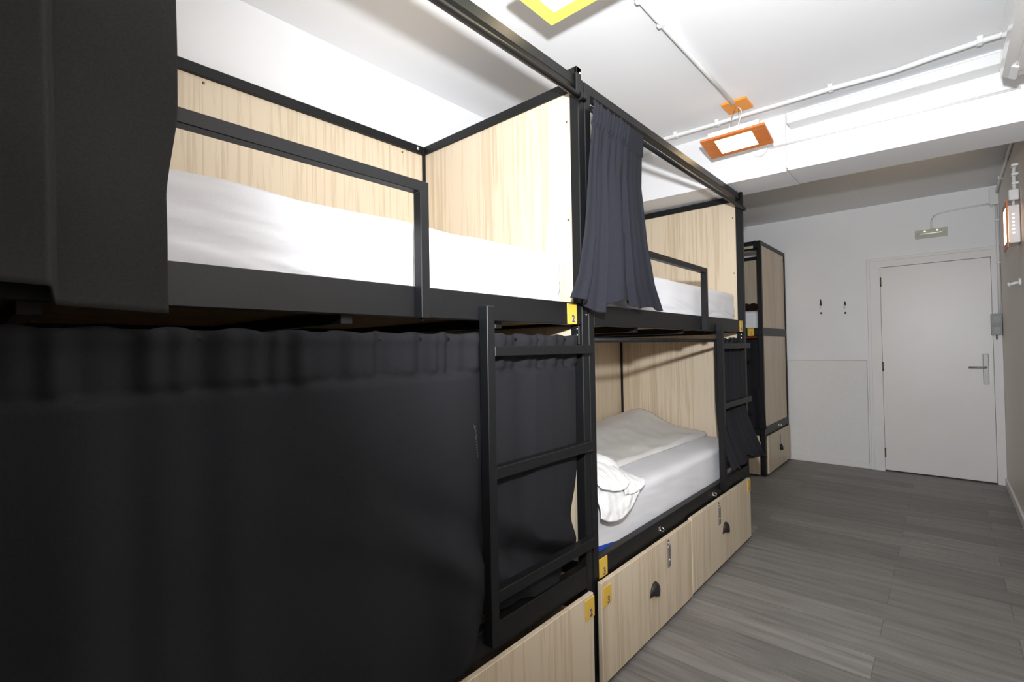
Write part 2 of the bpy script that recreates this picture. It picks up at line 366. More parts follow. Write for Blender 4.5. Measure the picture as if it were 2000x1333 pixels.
def bunk_bed(label, loc, rz, lower_num, upper_num, drawers, end_drawer=False, ladder_far=True, rz_=2.226):
    t = thing('bunk_bed', label, 'bunk bed', loc, rz, 'bunk beds in the dormitory')
    met = M['metal']
    # posts
    for (x0, y0) in ((-PW, 0), (-PW, BL-PW), (-W, 0), (-W, BL-PW)):
        MB().box(x0, x0+PW, y0, y0+PW, 0.0, ZT, 0.0025).build('post', met, t)
    # long rails
    MB().box(-PW, -0.001, PW, BL-PW, ZTB, ZT, 0.002).build('top_rail', met, t)
    MB().box(-W, -W+PW, PW, BL-PW, ZTB, ZT, 0.002).build('top_rail', met, t)
    MB().box(-PW+0.004, -0.001, PW, BL-PW, U0, U1, 0.002).build('side_rail', met, t)
    MB().box(-W, -W+PW-0.004, PW, BL-PW, U0, U1, 0.002).build('side_rail', met, t)
    MB().box(-PW+0.004, -0.001, PW, BL-PW, L0, L1, 0.002).build('side_rail', met, t)
    MB().box(-W, -W+PW-0.004, PW, BL-PW, L0, L1, 0.002).build('side_rail', met, t)
    # end rails
    for y0 in (0.0, BL-PW):
        for (a, b) in ((ZTB, ZT), (U0, U1), (L0, L1)):
            MB().box(-W+PW, -PW, y0+0.001, y0+PW-0.001, a, b, 0.002).build('end_rail', met, t)
    # wooden end and back panels
    for y0 in (0.006, BL-PW+0.010):
        for (a, b) in ((U1, ZTB), (L1, U0)):
            MB().box(-W+PW, -PW, y0, y0+0.022, a+0.0005, b-0.0005, 0.001).build('end_panel', M['wood'], t)
    for (a, b) in ((U1, ZTB), (L1, U0)):
        MB().box(-W+0.008, -W+0.026, PW, BL-PW, a+0.0005, b-0.0005, 0.001).build('back_panel', M['wood'], t)
    # decks with cross bars
    mb = MB(); mb.box(-W+PW, -PW+0.004, PW, BL-PW, U0+0.012, U0+0.028, 0.001).build('bunk_board', M['deck'], t)
    mb = MB(); mb.box(-W+PW, -PW+0.004, PW, BL-PW, L0+0.012, L0+0.028, 0.001).build('bunk_board', M['deck'], t)
    for y in (0.45, 0.98, 1.5):
        MB().box(-W+PW-0.004, -PW+0.004, y-0.015, y+0.015, U0-0.02, U0+0.012, 0.001).build('cross_bar', met, t)
    # guard rail bolted in front of the upper side rail
    gy0, gy1 = 0.004, 1.177
    mb = MB()
    mb.prism([(gy0, 1.690), (gy0, 1.7175), (gy1, 1.7175), (gy1, 1.369), (gy1-0.027, 1.369), (gy1-0.027, 1.690)], 0, 0.0, 0.030)
    es = list(mb.bm.edges); bmesh.ops.bevel(mb.bm, geom=es, offset=0.0015, segments=1, affect='EDGES')
    for y in (gy1-0.013,): mb.dome((0.012, y, 1.369), (0,0,-1), 0.006, 0.008, 10)
    mb.build('guard_rail', met, t)
    # ladder: one free stile, rungs run to the post
    la = 1.379 if ladder_far else BL-1.411
    mb = MB(); mb.box(0.0, 0.034, la, la+0.032, 0.435, 1.413, 0.002); ld = mb.build('ladder', met, t)
    for (a, b) in ((1.266, 1.296), (0.908, 0.942), (0.553, 0.588)):
        MB().box(0.0005, 0.034, 1.411 if ladder_far else BL-1.932, 1.932 if ladder_far else BL-1.411, a, b, 0.002).build('rung', met, ld)
    # curtain rods
    mb = MB(); mb.tube([(0.013, 0.02, rz_), (0.013, 1.945, rz_)], 0.011, 14); ru = mb.build('curtain_rod', met, t)
    for (a, b) in ((1.895, 1.927),):
        m2 = MB(); m2.box(0.0005, 0.012, a, b, rz_+0.010, 2.338 if ladder_far else ZT, 0.003); (m2.box(-0.042, 0.012, a, b, ZT+0.001, 2.338, 0.003) if ladder_far else None)
        m2.tube([(0.013, (a+b)/2-0.008, rz_), (0.013, (a+b)/2+0.008, rz_)], 0.0145, 14)
        m2.build('rod_bracket', met, ru)
        m2 = MB(); bolt(m2, (0.012, (a+b)/2+0.006, 2.315), (1,0,0)); m2.build('bolt', M['chrome'], ru)
    mb = MB(); mb.tube([(-0.030, PW-0.002, 1.317), (-0.030, BL-PW+0.002, 1.317)], 0.010, 14); rl = mb.build('curtain_rod', met, t)
    for (a, b) in ((PW, PW+0.012), (BL-PW-0.012, BL-PW)):
        m2 = MB(); m2.box(-0.044, -0.008, a, b, 1.298, 1.372, 0.003); m2.build('rod_bracket', met, rl)
        s = -1 if a > 1 else 1
        m2 = MB(); yb = a if s < 0 else b
        bolt(m2, (-0.018, yb, 1.358), (0,s,0)); bolt(m2, (-0.018, yb, 1.334), (0,s,0)); m2.build('bolt', M['chrome'], rl)
    # bolts that show: post joint, back corner, panel screws
    mb = MB(); bolt(mb, (0.0, BL-0.012, 1.412), (1,0,0), 0.005); mb.build('bolt', M['chrome'], t)
    mb = MB(); bolt(mb, (-W+PW, 1.885, 2.292), (1,0,0), 0.009); mb.build('bolt', M['chrome'], t)
    for y in (0.95, 1.80):
        mb = MB(); bolt(mb, (-W+0.026, y, 2.252), (1,0,0), 0.005); mb.build('panel_screw', M['hinge'], t)
    for z in (1.24, 0.86):
        mb = MB(); bolt(mb, (-W+PW, 1.932, z), (1,0,0), 0.006); mb.build('panel_screw', M['hinge'], t)
    mb = MB(); bolt(mb, (-0.06, BL-PW+0.010, 2.16), (0,-1,0), 0.005); mb.build('panel_screw', M['hinge'], t); mb = MB(); bolt(mb, (-0.06, BL-PW+0.010, 1.78), (0,-1,0), 0.005); mb.build('panel_screw', M['hinge'], t)
    # plates on the rails
    plate(t, -0.001, 1.853, U0+0.001, upper_num)
    if lower_num: plate(t, -0.001, 0.068, L0+0.003, lower_num)
    for y in (0.566, 1.258): staple(t, -0.001, y, L1-0.036)
    for dr in drawers: drawer(t, **dr)
    if end_drawer:
        mb = MB(); mb.box(-W+0.02, -0.045, BL+0.001, BL+0.017, 0.022, 0.388, 0.0015)
        e = mb.build('drawer', M['wood'], t)
        # furniture facing +y
        c = -0.51
        mb = MB(); mb.box(c-0.010, c+0.010, BL+0.017, BL+0.020, 0.335, 0.368, 0.001); mb.box(c-0.014, c+0.014, BL+0.019, BL+0.026, 0.255, 0.338, 0.002)
        mb.build('hasp', M['steel'], e)
        mb = MB()
        mb.grid(14, 6, lambda u, v: Vector((c+0.045*math.cos(PI*u)*(0.35+0.65*math.sin(PI/2*v)), BL+0.017+0.024*math.cos(PI/2*v)*math.sqrt(max(0, math.sin(PI*u))), 0.185+0.06*math.sin(PI*u)*math.sin(PI/2*v))))
        h = mb.build('cup_handle', M['dark_iron'], e); md = h.modifiers.new('thick', 'SOLIDIFY'); md.thickness = 0.002
        mb = MB(); mb.box(c-0.012, c+0.012, BL-0.001, BL+0.002, 0.43, 0.452, 0.001)
        mb.tube([(c, BL+0.015+0.012*math.cos(2*PI*k/12), 0.44+0.010*math.sin(2*PI*k/12)) for k in range(12)], 0.003, 8, closed=True)
        mb.build('hasp_staple', M['chrome'], t)
        for (y0, a, b) in ((0, U1, ZTB), (0, L1, U0)):
            for xx in (-0.06, -W+0.06):
                for zz in (a+0.05, b-0.05):
                    mb = MB(); bolt(mb, (xx, BL-PW+0.032, zz), (0,1,0), 0.005); mb.build('panel_screw', M['hinge'], t)
    return t

OFF = 1.965
bed1 = bunk_bed('nearest two-tier black metal bunk bed with long guard rail and drawn lower curtain', (0, -OFF, 0), 0, '1', '2',
    [dict(y0=0.03, y1=0.945, z0=0.022, z1=0.400, hy=0.44, haspy=0.566),
     dict(y0=0.95, y1=OFF-0.052, z0=0.024, z1=0.392, hy=1.372, haspy=1.262, plate_y=OFF-0.0795, num='2')])
bed2 = bunk_bed('middle two-tier black metal bunk bed with open lower bunk and gathered curtains', (0, 0, 0), 0, '3', '4',
    [dict(y0=0.004, y1=0.868, z0=0.022, z1=0.402, hy=0.44, haspy=0.588, plate_y=0.043, num='3'),
     dict(y0=0.872, y1=1.862, z0=0.030, z1=0.410, hy=1.365, haspy=1.262, plate_y=1.832, num='4')], rz_=2.206)
bed3 = bunk_bed('far two-tier bunk bed turned sideways against the door wall with wood end panels', (-0.318-BL, 3.60, 0), -PI/2, None, '6',
    [dict(y0=0.93, y1=BL-0.045, z0=0.018, z1=0.395, hy=1.35, haspy=1.2, plate_y=1.86, num='6', box=(0.98, 1.55), depth=0.45)], end_drawer=True, ladder_far=False)

# wooden strip seen under the top rail of the far bunk
MB().box(-0.05, -0.042, PW, BL-PW, 2.225, 2.268, 0.001).build('valance_board', M['wood'], bed3)
MB().box(-0.060, -0.045, PW, BL-PW, U0-0.020, U0-0.002, 0.001).build('under_rail_strip', M['red_dark'], bed3)  # plain dark red strip below the upper side rail

# ------------------------------------------------------------------ mattresses
def mattress(label, y0, y1, z0, z1, x0=-W+0.045, x1=-0.045, sheet=None, group=None, blue=False, seed=0, loc=(0,0,0), rz=0, wr=0.004):
    t = thing('mattress', label, 'mattress', loc, rz, 'mattresses on the bunks')
    mb = MB().box(x0+0.03, x1-0.036, y0+0.012, y1-0.05, z0, z1-0.045, 0.010, 2)
    if blue: mb.box(x1-0.10, x1-0.003, y0+0.012, y0+0.42, z0, z1-0.09, 0.010, 2)
    mb.build('mattress_core', M['blue'] if blue else M['sheet'], t)
    # fitted sheet: rounded slab with wrinkles along its long faces
    nx, ny, nzv, R = 24, 150, 30, 0.035
    mb = MB()
    hx, hy, hz = (x1-x0)/2, (y1-y0)/2, (z1-z0)/2
    cx, cy, cz = (x0+x1)/2, (y0+y1)/2, (z0+z1)/2
    def rounded(p):
        q = Vector((max(-hx+R, min(hx-R, p.x)), max(-hy+R, min(hy-R, p.y)), max(-hz+R, min(hz-R, p.z))))
        d = p - q
        if d.length > 1e-9: d.normalize()
        w = wr*nz(p.y*3.0+seed, p.z*16+p.y*1.7, p.x*2) + 0.5*wr*nz(p.y*7+seed+9, p.z*45+p.y*5, p.x*3) + 0.003*nz(p.x*6+seed, p.y*6, 5)
        if wr > 0.003: w -= 0.006*max(0.0, 1-6*abs(nz(p.y*1.6+seed, p.z*22+p.y*2.6, 2.0)))*max(0, min(1, (hz*0.75-p.z)/hz)) 
        return Vector((cx, cy, cz)) + q + d*(R + w)
    zl = -hz
    def low(y):                                      # hem lifted at the front corner of the blue mattress
        if not blue: return zl
        s = (y - (-hy))/0.36
        return zl + (0.074*(1-s)**0.6 if s < 1 else 0.0)
    def front(u, v):
        y = -hy + 2*hy*u; z = low(y) + (hz-low(y))*v
        return rounded(Vector((hx, y, z)))
    mb.grid(ny, nzv, front)
    mb.grid(nx, ny, lambda u, v: rounded(Vector((hx-2*hx*u, -hy+2*hy*v, hz))))
    mb.grid(ny, nzv, lambda u, v: rounded(Vector((-hx, hy-2*hy*u, -hz+2*hz*v))))
    mb.grid(nx, nzv, lambda u, v: rounded(Vector((-hx+2*hx*u, -hy, -hz+2*hz*v))))
    mb.grid(nx, nzv, lambda u, v: rounded(Vector((hx-2*hx*u, hy, -hz+2*hz*v))))
    bmesh.ops.remove_doubles(mb.bm, verts=mb.bm.verts, dist=0.0006)
    bmesh.ops.recalc_face_normals(mb.bm, faces=mb.bm.faces)
    o = mb.build('fitted_sheet', M['sheet'], t)
    return t
mattress('white sheeted mattress on the upper bunk nearest the camera', 0.05, 1.87, U0+0.029, 1.638, seed=3, loc=(0, -OFF, 0), wr=0.006)
mattress('white sheeted mattress on the upper bunk behind the gathered navy curtain', 0.05, 1.90, U0+0.029, 1.640, seed=14)
mattress('white sheeted mattress on the open lower bunk with blue cover at its corner', 0.045, 1.905, L0+0.029, 0.655, blue=True, seed=31, wr=0.0025)
mattress('white sheeted mattress on the upper level of the far sideways bunk', 0.05, 1.905, U0+0.029, 1.625, seed=55, loc=(-0.318-BL, 3.60, 0), rz=-PI/2)
mattress('white sheeted mattress behind the drawn black curtain of the nearest lower bunk', 0.05, 1.90, L0+0.029, 0.64, x1=-0.10, seed=71, loc=(0, -OFF, 0))

# blanket folded on the open lower bunk
def blanket():
    mb = MB()
    zt = 0.660
    def top(u, v):                                    # u: front edge -> back wall, v: head -> foot (y)
        y = 0.50 + 1.38*v
        xf = -0.285 + 0.035*v + 0.010*nz(v*4, 1.0)
        x = xf + (-0.905 - xf)*u
        h = 0.024 + 0.045*u + 0.085*math.exp(-((u-0.74)/0.28)**2)*(v**1.5) - 0.02*u*(1-v)
        h += 0.012*nz(x*5, y*4, 2) + 0.006*nz(x*14+y*6, y*9, 7) + 0.012*math.sin(9*u+3*v)*(1-v)*u
        e = min(u/0.035, 1.0); e2 = min((1-v)/0.02, 1.0)
        h *= math.sqrt(max(0.0, 1-(1-e)**2))
        return Vector((x, y, zt+max(h, 0.001)))
    mb.grid(60, 90, top)
    def under(u, v):
        p = top(u, v); return Vector((p.x, p.y, zt-0.0015))
    mb.grid(60, 90, lambda u, v: under(1-u, v))
    bmesh.ops.remove_doubles(mb.bm, verts=mb.bm.verts, dist=0.0002)
    # close the sides
    bnd = [e for e in mb.bm.edges if e.is_boundary]
    try: bmesh.ops.bridge_loops(mb.bm, edges=bnd)
    except Exception: pass
    o = mb.build('blanket', M['blanket'])
    return tag(o, 'rumpled pale grey blanket spread over the back of the open lower bunk', 'blanket')
blanket()

# pillow slumped over the front edge of the lower bunk: stuffed body plus open pillowcase end
def pillow():
    t = thing('pillow', 'white pillow with loose open case at the near end of the open lower bunk', 'pillow', (-0.20, 0.27, 0.657))
    O = Vector((-0.20, 0.27, 0.657))
    def body(u, v):
        th = 2*PI*u; ph = PI*(v-0.5)
        cx, sx = math.cos(th), math.sin(th); cp, sp = math.cos(ph), math.sin(ph)
        f = lambda c, e: math.copysign(abs(c)**e, c)
        x = 0.185*f(cx, 0.55)*f(cp, 0.5); y = 0.235*f(sx, 0.55)*f(cp, 0.5)
        z = 0.072*f(sp, 0.9)*(1-0.45*max(abs(x)/0.185, abs(y)/0.235)**4)
        z += 0.010*nz(x*9, y*9, 3)*max(0, sp) + 0.004*nz(x*26, y*22, 8)*max(0, sp)
        return Vector((x-0.09, y-0.015, z+0.072-0.12*max(0, y-0.12)))
    mb = MB(); mb.grid(64, 40, body); bmesh.ops.remove_doubles(mb.bm, verts=mb.bm.verts, dist=0.0005); bmesh.ops.recalc_face_normals(mb.bm, faces=mb.bm.faces)
    mb.build('pillow_body', M['pillow'], t)
    # case mouth: surface from the crest of the pillow down to the hem hanging over the mattress edge
    def S(u, v):
        crest = Vector((-0.150, 0.050+0.505*u, 0.800-0.015*u-0.115*u**2.6))
        hem = Vector((0.004-0.02*u**3, 0.052+0.355*u**1.05, 0.640-0.062*math.sin(PI*min(1, u*0.9+0.06))**0.8+0.045*u**4))
        p = crest.lerp(hem, v)
        b = math.sin(PI*v)
        p.x += 0.045*b; p.z += 0.030*b*(1-0.7*u)
        return p
    def flap(u0, u1, v0, v1fn, lift, seed, sag=0.0):
        m2 = MB()
        def fn(a, c):
            u = u0+(u1-u0)*a; v = v0+(v1fn(u)-v0)*c
            p = S(u, v)
            n = Vector((0.85, 0.1, 0.5))
            p += n*(lift*c + 0.007*nz(u*9+seed, v*6, 2) + 0.0025*nz(u*26+seed, v*17, 4))
            return p - O
        m2.grid(40, 30, fn)
        o = m2.build('pillowcase_flap', M['pillow'], t); md = o.modifiers.new('thick', 'SOLIDIFY'); md.thickness = 0.004; md.offset = 1
    flap(0.0, 1.0, 0.36, lambda u: 1.0, 0.004, 3.0)
    flap(0.02, 0.63, -0.12, lambda u: 0.56+0.03*math.sin(PI*(u-0.02)/0.61)-0.10*max(0, (u-0.4)/0.23)**2, 0.026, 11.0)
    flap(0.50, 1.0, -0.08, lambda u: 0.66+0.18*((u-0.5)/0.5)**1.5, 0.014, 23.0)
    return t
pillow()

# dark rolled bundle on the far upper bunk
def bundle():
    mb = MB(); path, rs = [], []
    for i in range(25):
        s = i/24; x = -0.80 + 0.412*s
        e = min(1, min(s, 1-s)/0.12)
        path.append((x, 3.76+0.006*math.sin(9*s), 1.668+0.004*math.sin(14*s))); rs.append(max(0.004, 0.041*math.sqrt(1-(1-e)**2)*(1+0.07*math.sin(38*s))))
    mb.tube(path, rs, 20)
    for v in mb.bm.verts: v.co += v.co.normalized()*0.004*nz(v.co.x*60, v.co.y*60, v.co.z*60)
    tag(mb.build('rolled_blanket', M['brown_fur']), 'dark brown rolled plush blanket on the far upper bunk mattress', 'rolled blanket')
bundle()

# ------------------------------------------------------------------ curtains
def lerp(a, b, t): return a + (b-a)*t
def pl(pts, t):
    """piecewise-linear with smoothing: pts = [(t, value-tuple)]"""
    for i in range(len(pts)-1):
        if t <= pts[i+1][0] or i == len(pts)-2:
            a, b = pts[i], pts[i+1]
            s = max(0.0, min(1.0, (t-a[0])/(b[0]-a[0]))); s = s*s*(3-2*s)*0.4 + s*0.6
            return tuple(lerp(p, q, s) for p, q in zip(a[1], b[1]))
def curtain(name, label, nu, nv, fn, mat, group=None, thick=0.003):
    mb = MB(); mb.grid(nu, nv, fn)
    o = mb.build(name, mat); md = o.modifiers.new('thick', 'SOLIDIFY'); md.thickness = thick; md.offset = 0
    return tag(o, label, 'curtain', 'bunk curtains')

# A: drawn curtain of the nearest lower bunk
def sst(a, b, t):
    t = max(0.0, min(1.0, (t-a)/(b-a))); return t*t*(3-2*t)
def cA(u, v):
    y = -1.985 + (1.985-0.070)*u                     # far left -> ladder end
    out = 1 - sst(-0.70, -0.46, y)                   # 1 = hangs outside the lower rail, 0 = tucked behind it
    ztop = 1.333 + 0.003*math.sin(y*60) + 0.002*nz(y*30, 1)
    zb = lerp(0.479, 0.42, out) + 0.07*math.exp(-((y+0.60)/0.075)**2)
    z = lerp(ztop, zb, v)
    hdr = sst(1.205, 1.235, z)                       # gathered header band around the rod
    low = max(0.0, min(1.0, (1.21-z)/0.75))
    gather = 0.0085*math.sin(y*50+3.0*nz(y*5, 9)) + 0.0045*math.sin(y*113+4*nz(y*7, 2))
    body = (0.013*math.sin(y*17+3.0*nz(y*2.5, 3.0)) + 0.006*math.sin(y*36+4*nz(y*3, 7)))*(0.55+0.45*low)
    x = -0.010 + hdr*gather + (1-hdr)*body - 0.006*hdr
    x += 0.006*math.exp(-((z-1.317)/0.014)**2)       # bulge over the rod
    x -= 0.007*math.exp(-((z-1.222)/0.008)**2)       # stitch line under the header
    # slack folds dragging down to the ladder
    k = sst(-1.35, -0.25, y)
    d1 = z - (0.52 + 0.55*(-y-0.35)); d2 = z - (0.62 + 0.95*(-y-0.62)); d3 = z - (0.70 - 0.35*(y+0.35))
    x += k*(0.024*math.exp(-(d1/0.055)**2)*sst(1.15, 0.75, z) - 0.016*math.exp(-((d1-0.11)/0.05)**2)*sst(1.15, 0.8, z))
    x += 0.012*k*math.exp(-(d2/0.05)**2)*sst(1.2, 0.9, z)
    r = sst(-0.62, -0.40, y)                         # part seen between the rungs
    x += r*(0.016*math.exp(-(d3/0.060)**2) - 0.026*math.exp(-((d3+0.10)/0.045)**2) + 0.010*math.sin(26*(z+0.6*y))*sst(0.72, 0.55, z))
    s = sst(0.86, 0.52, z)
    x += out*s*0.036 - (1-out)*s*0.016
    if out > 0.35 and z < 0.50: x = max(x, 0.006 + 0.004*out)
    lim = lerp(-0.004, 0.05, sst(-0.55, -0.68, y))
    x = min(x, lim)
    yy = y - 0.034*sst(-0.36, -0.07, y)*math.exp(-((z-0.66)/0.11)**2)
    return Vector((x, yy, z))
cur = curtain('bunk_curtain', 'wide charcoal curtain drawn across the nearest lower bunk behind the ladder', 420, 110, cA, M['black_cloth'])
def on_curtain(y, z, off):
    u = (y+1.985)/1.915; lo, hi = 0.0, 1.0
    for _ in range(30):
        m = (lo+hi)/2
        if cA(u, m).z > z: lo = m
        else: hi = m
    p = cA(u, lo); return Vector((p.x+off, p.y, p.z))
mb = MB()
for (ya, yb, z0, z1, w, n) in ((-0.603, -0.600, 1.070, 1.058, 0.0015, 1), (-0.598, -0.592, 1.066, 1.030, 0.0035, 3), (-0.594, -0.588, 1.034, 1.000, 0.0040, 4), (-0.590, -0.586, 1.002, 0.972, 0.0030, 4)):
    mb.tube([on_curtain(lerp(ya, yb, i/24) + w*math.sin(2*PI*n*i/24), lerp(z0, z1, i/24), 0.0025) for i in range(25)], 0.0006, 6)
mb.build('chalk_scribble', M['chalk'], cur)['label'] = 'faint pale chalk scribble'

# B: curtain pulled to the near end of the nearest upper bunk
def cB(u, v):
    y0, y1 = -1.965, -1.345
    z = lerp(2.262, 1.357 + 0.03*(1-u)*0.8, v)
    y = lerp(y0, y1, u)
    g = max(0.0, min(1.0, (z-2.16)/0.04))
    right = [(0, (-1.345,)), (0.40, (-1.340,)), (0.62, (-1.338,)), (0.78, (-1.356,)), (0.9, (-1.354,)), (1.0, (-1.352,))]
    y += u*u*(pl(right, v)[0] - y1)
    x = 0.013 + 0.016*g*math.cos(u*90) + (1-g)*(0.028 + 0.008*math.sin(u*9+1.0) + 0.004*nz(u*6, v*3))
    # a big overlapping fold left of y=-1.5, standing forward of the flat right part
    f = max(0.0, min(1.0, (-1.505 - y + 0.012*v)/0.012)); f = f*f*(3-2*f)
    x += f*(1-g)*(0.028 + 0.02*v)
    if f > 0: z += 0.022*v*f
    # soft horizontal set-creases from being folded
    x += (1-g)*0.003*math.sin(v*19+1.5*math.sin(u*5))
    return Vector((x, y, z))
curtain('bunk_curtain', 'black curtain hanging over the near end of the nearest upper bunk', 260, 90, cB, M['brightened_cloth'])

# C: gathered navy curtain of the middle upper bunk
def cC(u, v):
    Lp = [(0, (0.008, 2.228, 0.030)), (0.07, (-0.001, 2.155, 0.034)), (0.30, (-0.050, 1.97, 0.042)), (0.62, (-0.112, 1.71, 0.056)), (0.86, (-0.168, 1.54, 0.062)), (1.0, (-0.222, 1.458, 0.064))]
    Rp = [(0, (0.432, 2.226, 0.027)), (0.07, (0.425, 2.155, 0.026)), (0.30, (0.404, 1.985, 0.028)), (0.62, (0.418, 1.732, 0.042)), (0.86, (0.462, 1.56, 0.050)), (1.0, (0.535, 1.448, 0.052))]
    a, b = pl(Lp, v), pl(Rp, v)
    y = lerp(a[0], b[0], u); z = lerp(a[1], b[1], u); x = lerp(a[2], b[2], u)
    hdr = 1 - sst(0.085, 0.125, v)
    flat = sst(0.64, 0.72, u)
    ph = 2*PI*(4.3*u + 0.9*u*u + 0.55*nz(u*4.3, 2) + 0.10*v*nz(u*2, 8))
    amp = lerp(0.004, 0.027, sst(0, 0.75, v))*(1-0.75*flat)*(0.75+0.5*nz(u*7, 4))
    x += amp*math.sin(ph) + 0.32*amp*math.sin(2.3*ph+1.0+v)
    y += 0.30*amp*math.cos(ph)*math.sin(PI*u)
    fine = (1-0.85*flat)
    x += hdr*0.0055*math.sin(2*PI*17*u+2*nz(u*9, 1))*fine + 0.004*math.sin(2*PI*13*u+1.5*nz(u*6, 3))*(1-hdr)*(1-sst(0.05, 0.5, v))*fine
    x += 0.006*math.exp(-((z-2.206)/0.015)**2) - 0.006*math.exp(-((z-2.140)/0.012)**2)*fine
    z += hdr*0.004*math.sin(2*PI*8.5*u)*fine
    x -= flat*0.006*(1-v)
    z += v**6*(0.016*math.sin(ph*0.5+0.8)*math.sin(PI*u) - 0.030*math.exp(-((u-0.24)/0.13)**2) + 0.010*math.exp(-((u-0.62)/0.11)**2))
    x = max(x, 0.0265 if v < 0.12 else (0.012 if z > 1.76 else 0.037))
    return Vector((x, y, z))
curtain('bunk_curtain', 'navy curtain gathered beside the post on the middle upper bunk', 300, 100, cC, M['navy_cloth'])

# D: gathered curtain of the middle lower bunk, spilling out between the ladder rungs
def cD(u, v):
    Lp = [(0, (1.425, 1.322, -0.030)), (0.10, (1.430, 1.25, -0.032)), (0.45, (1.448, 0.95, -0.040)), (0.68, (1.440, 0.78, -0.030)), (0.86, (1.432, 0.62, 0.020)), (1.0, (1.432, 0.545, 0.042))]
    Rp = [(0, (1.905, 1.334, -0.030)), (0.10, (1.900, 1.25, -0.030)), (0.30, (1.885, 1.09, -0.026)), (0.47, (1.872, 0.96, -0.018)), (0.70, (1.885, 0.74, 0.045)), (0.9, (1.945, 0.59, 0.078)), (1.0, (1.985, 0.548, 0.084))]
    a, b = pl(Lp, v), pl(Rp, v)
    y = lerp(a[0], b[0], u); z = lerp(a[1], b[1], u); x = lerp(a[2], b[2], u)
    ph = 2*PI*(5.6*u + 0.3*nz(u*4, 5)); hdr = max(0.0, min(1.0, (0.10-v)/0.03))
    amp = 0.010 if v < 0.5 else lerp(0.010, 0.024, (v-0.5)*2)
    x += amp*math.sin(ph+0.5*v) + 0.3*amp*math.sin(2.2*ph)
    x += hdr*0.006*math.sin(2*PI*17*u)
    z += hdr*0.006*math.sin(2*PI*9*u) + v**5*(0.020*math.sin(ph*0.5) + 0.040*math.exp(-((u-0.56)/0.14)**2))
    if z > 0.885: x = min(x, -0.004)
    return Vector((x, y, z))
curtain('bunk_curtain', 'charcoal curtain bunched behind the ladder of the open lower bunk', 260, 90, cD, M['black_cloth'])

# E: lower curtain of the far bunk, bulging past its corner post
def cE(u, v):
    Rp = [(0, (-0.365, 1.334, 3.615)), (0.4, (-0.350, 1.0, 3.606)), (0.62, (-0.335, 0.80, 3.590)), (0.80, (-0.302, 0.62, 3.560)), (1.0, (-0.293, 0.472, 3.545))]
    b = pl(Rp, v)
    x = lerp(-1.15, b[0], u); z = lerp(lerp(1.33, 0.462, v), b[1], u); y = lerp(3.622-0.05*v*v, b[2], u)
    ph = 2*PI*7*u
    y += 0.012*math.sin(ph+0.5*v)*(0.4+0.6*v)
    if v < 0.55: y = max(y, 3.608)
    else: y = min(y, 3.596 + (1-v)*0.03)
    return Vector((x, y, z))
curtain('bunk_curtain', 'dark curtain on the lower level of the far sideways bunk', 160, 70, cE, M['black_cloth'])

# ------------------------------------------------------------------ lamps
def pendant(label, cx, y0, y1, z0, z1, hw, mat, bx, rose_mat, rx, ry0, ry1, group=None, glow='panel_warm'):
    """plate tilted from z0 at y0 to z1 at y1, housing above, wires, ceiling rose"""
    t = thing('pendant_lamp', label, 'pendant lamp', (cx, (y0+y1)/2, (z0+z1)/2), 0, 'framed pendant lamps')
    hl = (y1-y0)/2; sl = (z1-z0)/(y1-y0)
    def T(p): return Vector((p[0], p[1], p[2] + sl*p[1]))
    bxw, byw = bx
    mb = MB()
    h = 0.006
    mb.box(-hw, hw, -hl, -hl+byw, -h, h, 0.001); mb.box(-hw, hw, hl-byw, hl, -h, h, 0.001)
    mb.box(-hw, -hw+bxw, -hl+byw, hl-byw, -h, h, 0.001); mb.box(hw-bxw, hw, -hl+byw, hl-byw, -h, h, 0.001)
    for v in mb.bm.verts: v.co = T(v.co)
    mb.build('lamp_frame', mat, t)
    mb = MB(); mb.box(-hw+bxw, hw-bxw, -hl+byw, hl-byw, -h+0.002, h, 0.0)
    for v in mb.bm.verts: v.co = T(v.co)
    mb.build('diffuser', M[glow], t)
    mb = MB(); hx, hy = hw*0.80, hl*0.72
    mb.box(-hx, hx, -hy, hy, h+0.001, h+0.045, 0.003)
    for v in mb.bm.verts: v.co = T(v.co)
    hs = mb.build('lamp_housing', M['plastic'], t)
    for k in range(4):
        for s in (-1, 1):
            mb = MB(); mb.disc(T((s*0.035 + s*0.021*k, -hy, h+0.020)), (0,-1,0), 0.0062, 0.0012, 12)
            mb.build('vent_hole', M['led'], hs)
    # suspension wires and flex up to the ceiling rose
    zc = ZC - 0.012 - (z0+z1)/2
    ryc = (ry0+ry1)/2 - (y0+y1)/2; rxc = rx - cx
    for (px, py) in ((-0.03, -0.03), (0.02, 0.03)):
        mb = MB(); mb.tube([(rxc+px*0.3, ryc, zc), (px*0.7, py*0.6+ryc*0.4, (zc+h+0.045)/2), (px, py, h+0.045 + sl*py)], 0.0016, 6); mb.build('suspension_wire', M['steel'], t)
    mb = MB(); pts = []
    for i in range(17):
        s = i/16; pts.append((rxc + 0.045*math.sin(PI*s)*math.cos(2.5*s), ryc*(1-s) - 0.02*math.sin(2*PI*s), lerp(zc, h+0.047, s) ))
    mb.tube(pts, 0.003, 8); mb.build('lamp_flex', M['plastic'], t)
    mb = MB(); mb.box(rxc-0.066, rxc+0.066, ry0-(y0+y1)/2, ry1-(y0+y1)/2, zc, zc+0.0115, 0.001); o = mb.build('ceiling_rose', rose_mat, t)
    return t
pendant('orange framed pendant lamp hanging from an orange ceiling plate by the beam', 0.148, 1.25, 1.44, 2.467, 2.424, 0.171, M['orange'], (0.072, 0.026), M['rose_orange'], 0.157, 1.275, 1.42)
pendant('lime green framed pendant lamp at the top edge of the picture', 0.150, -0.40, -0.180, 2.450, 2.450, 0.167, M['lime'], (0.048, 0.050), M['lime'], 0.153, -0.36, -0.21, glow='panel_white')
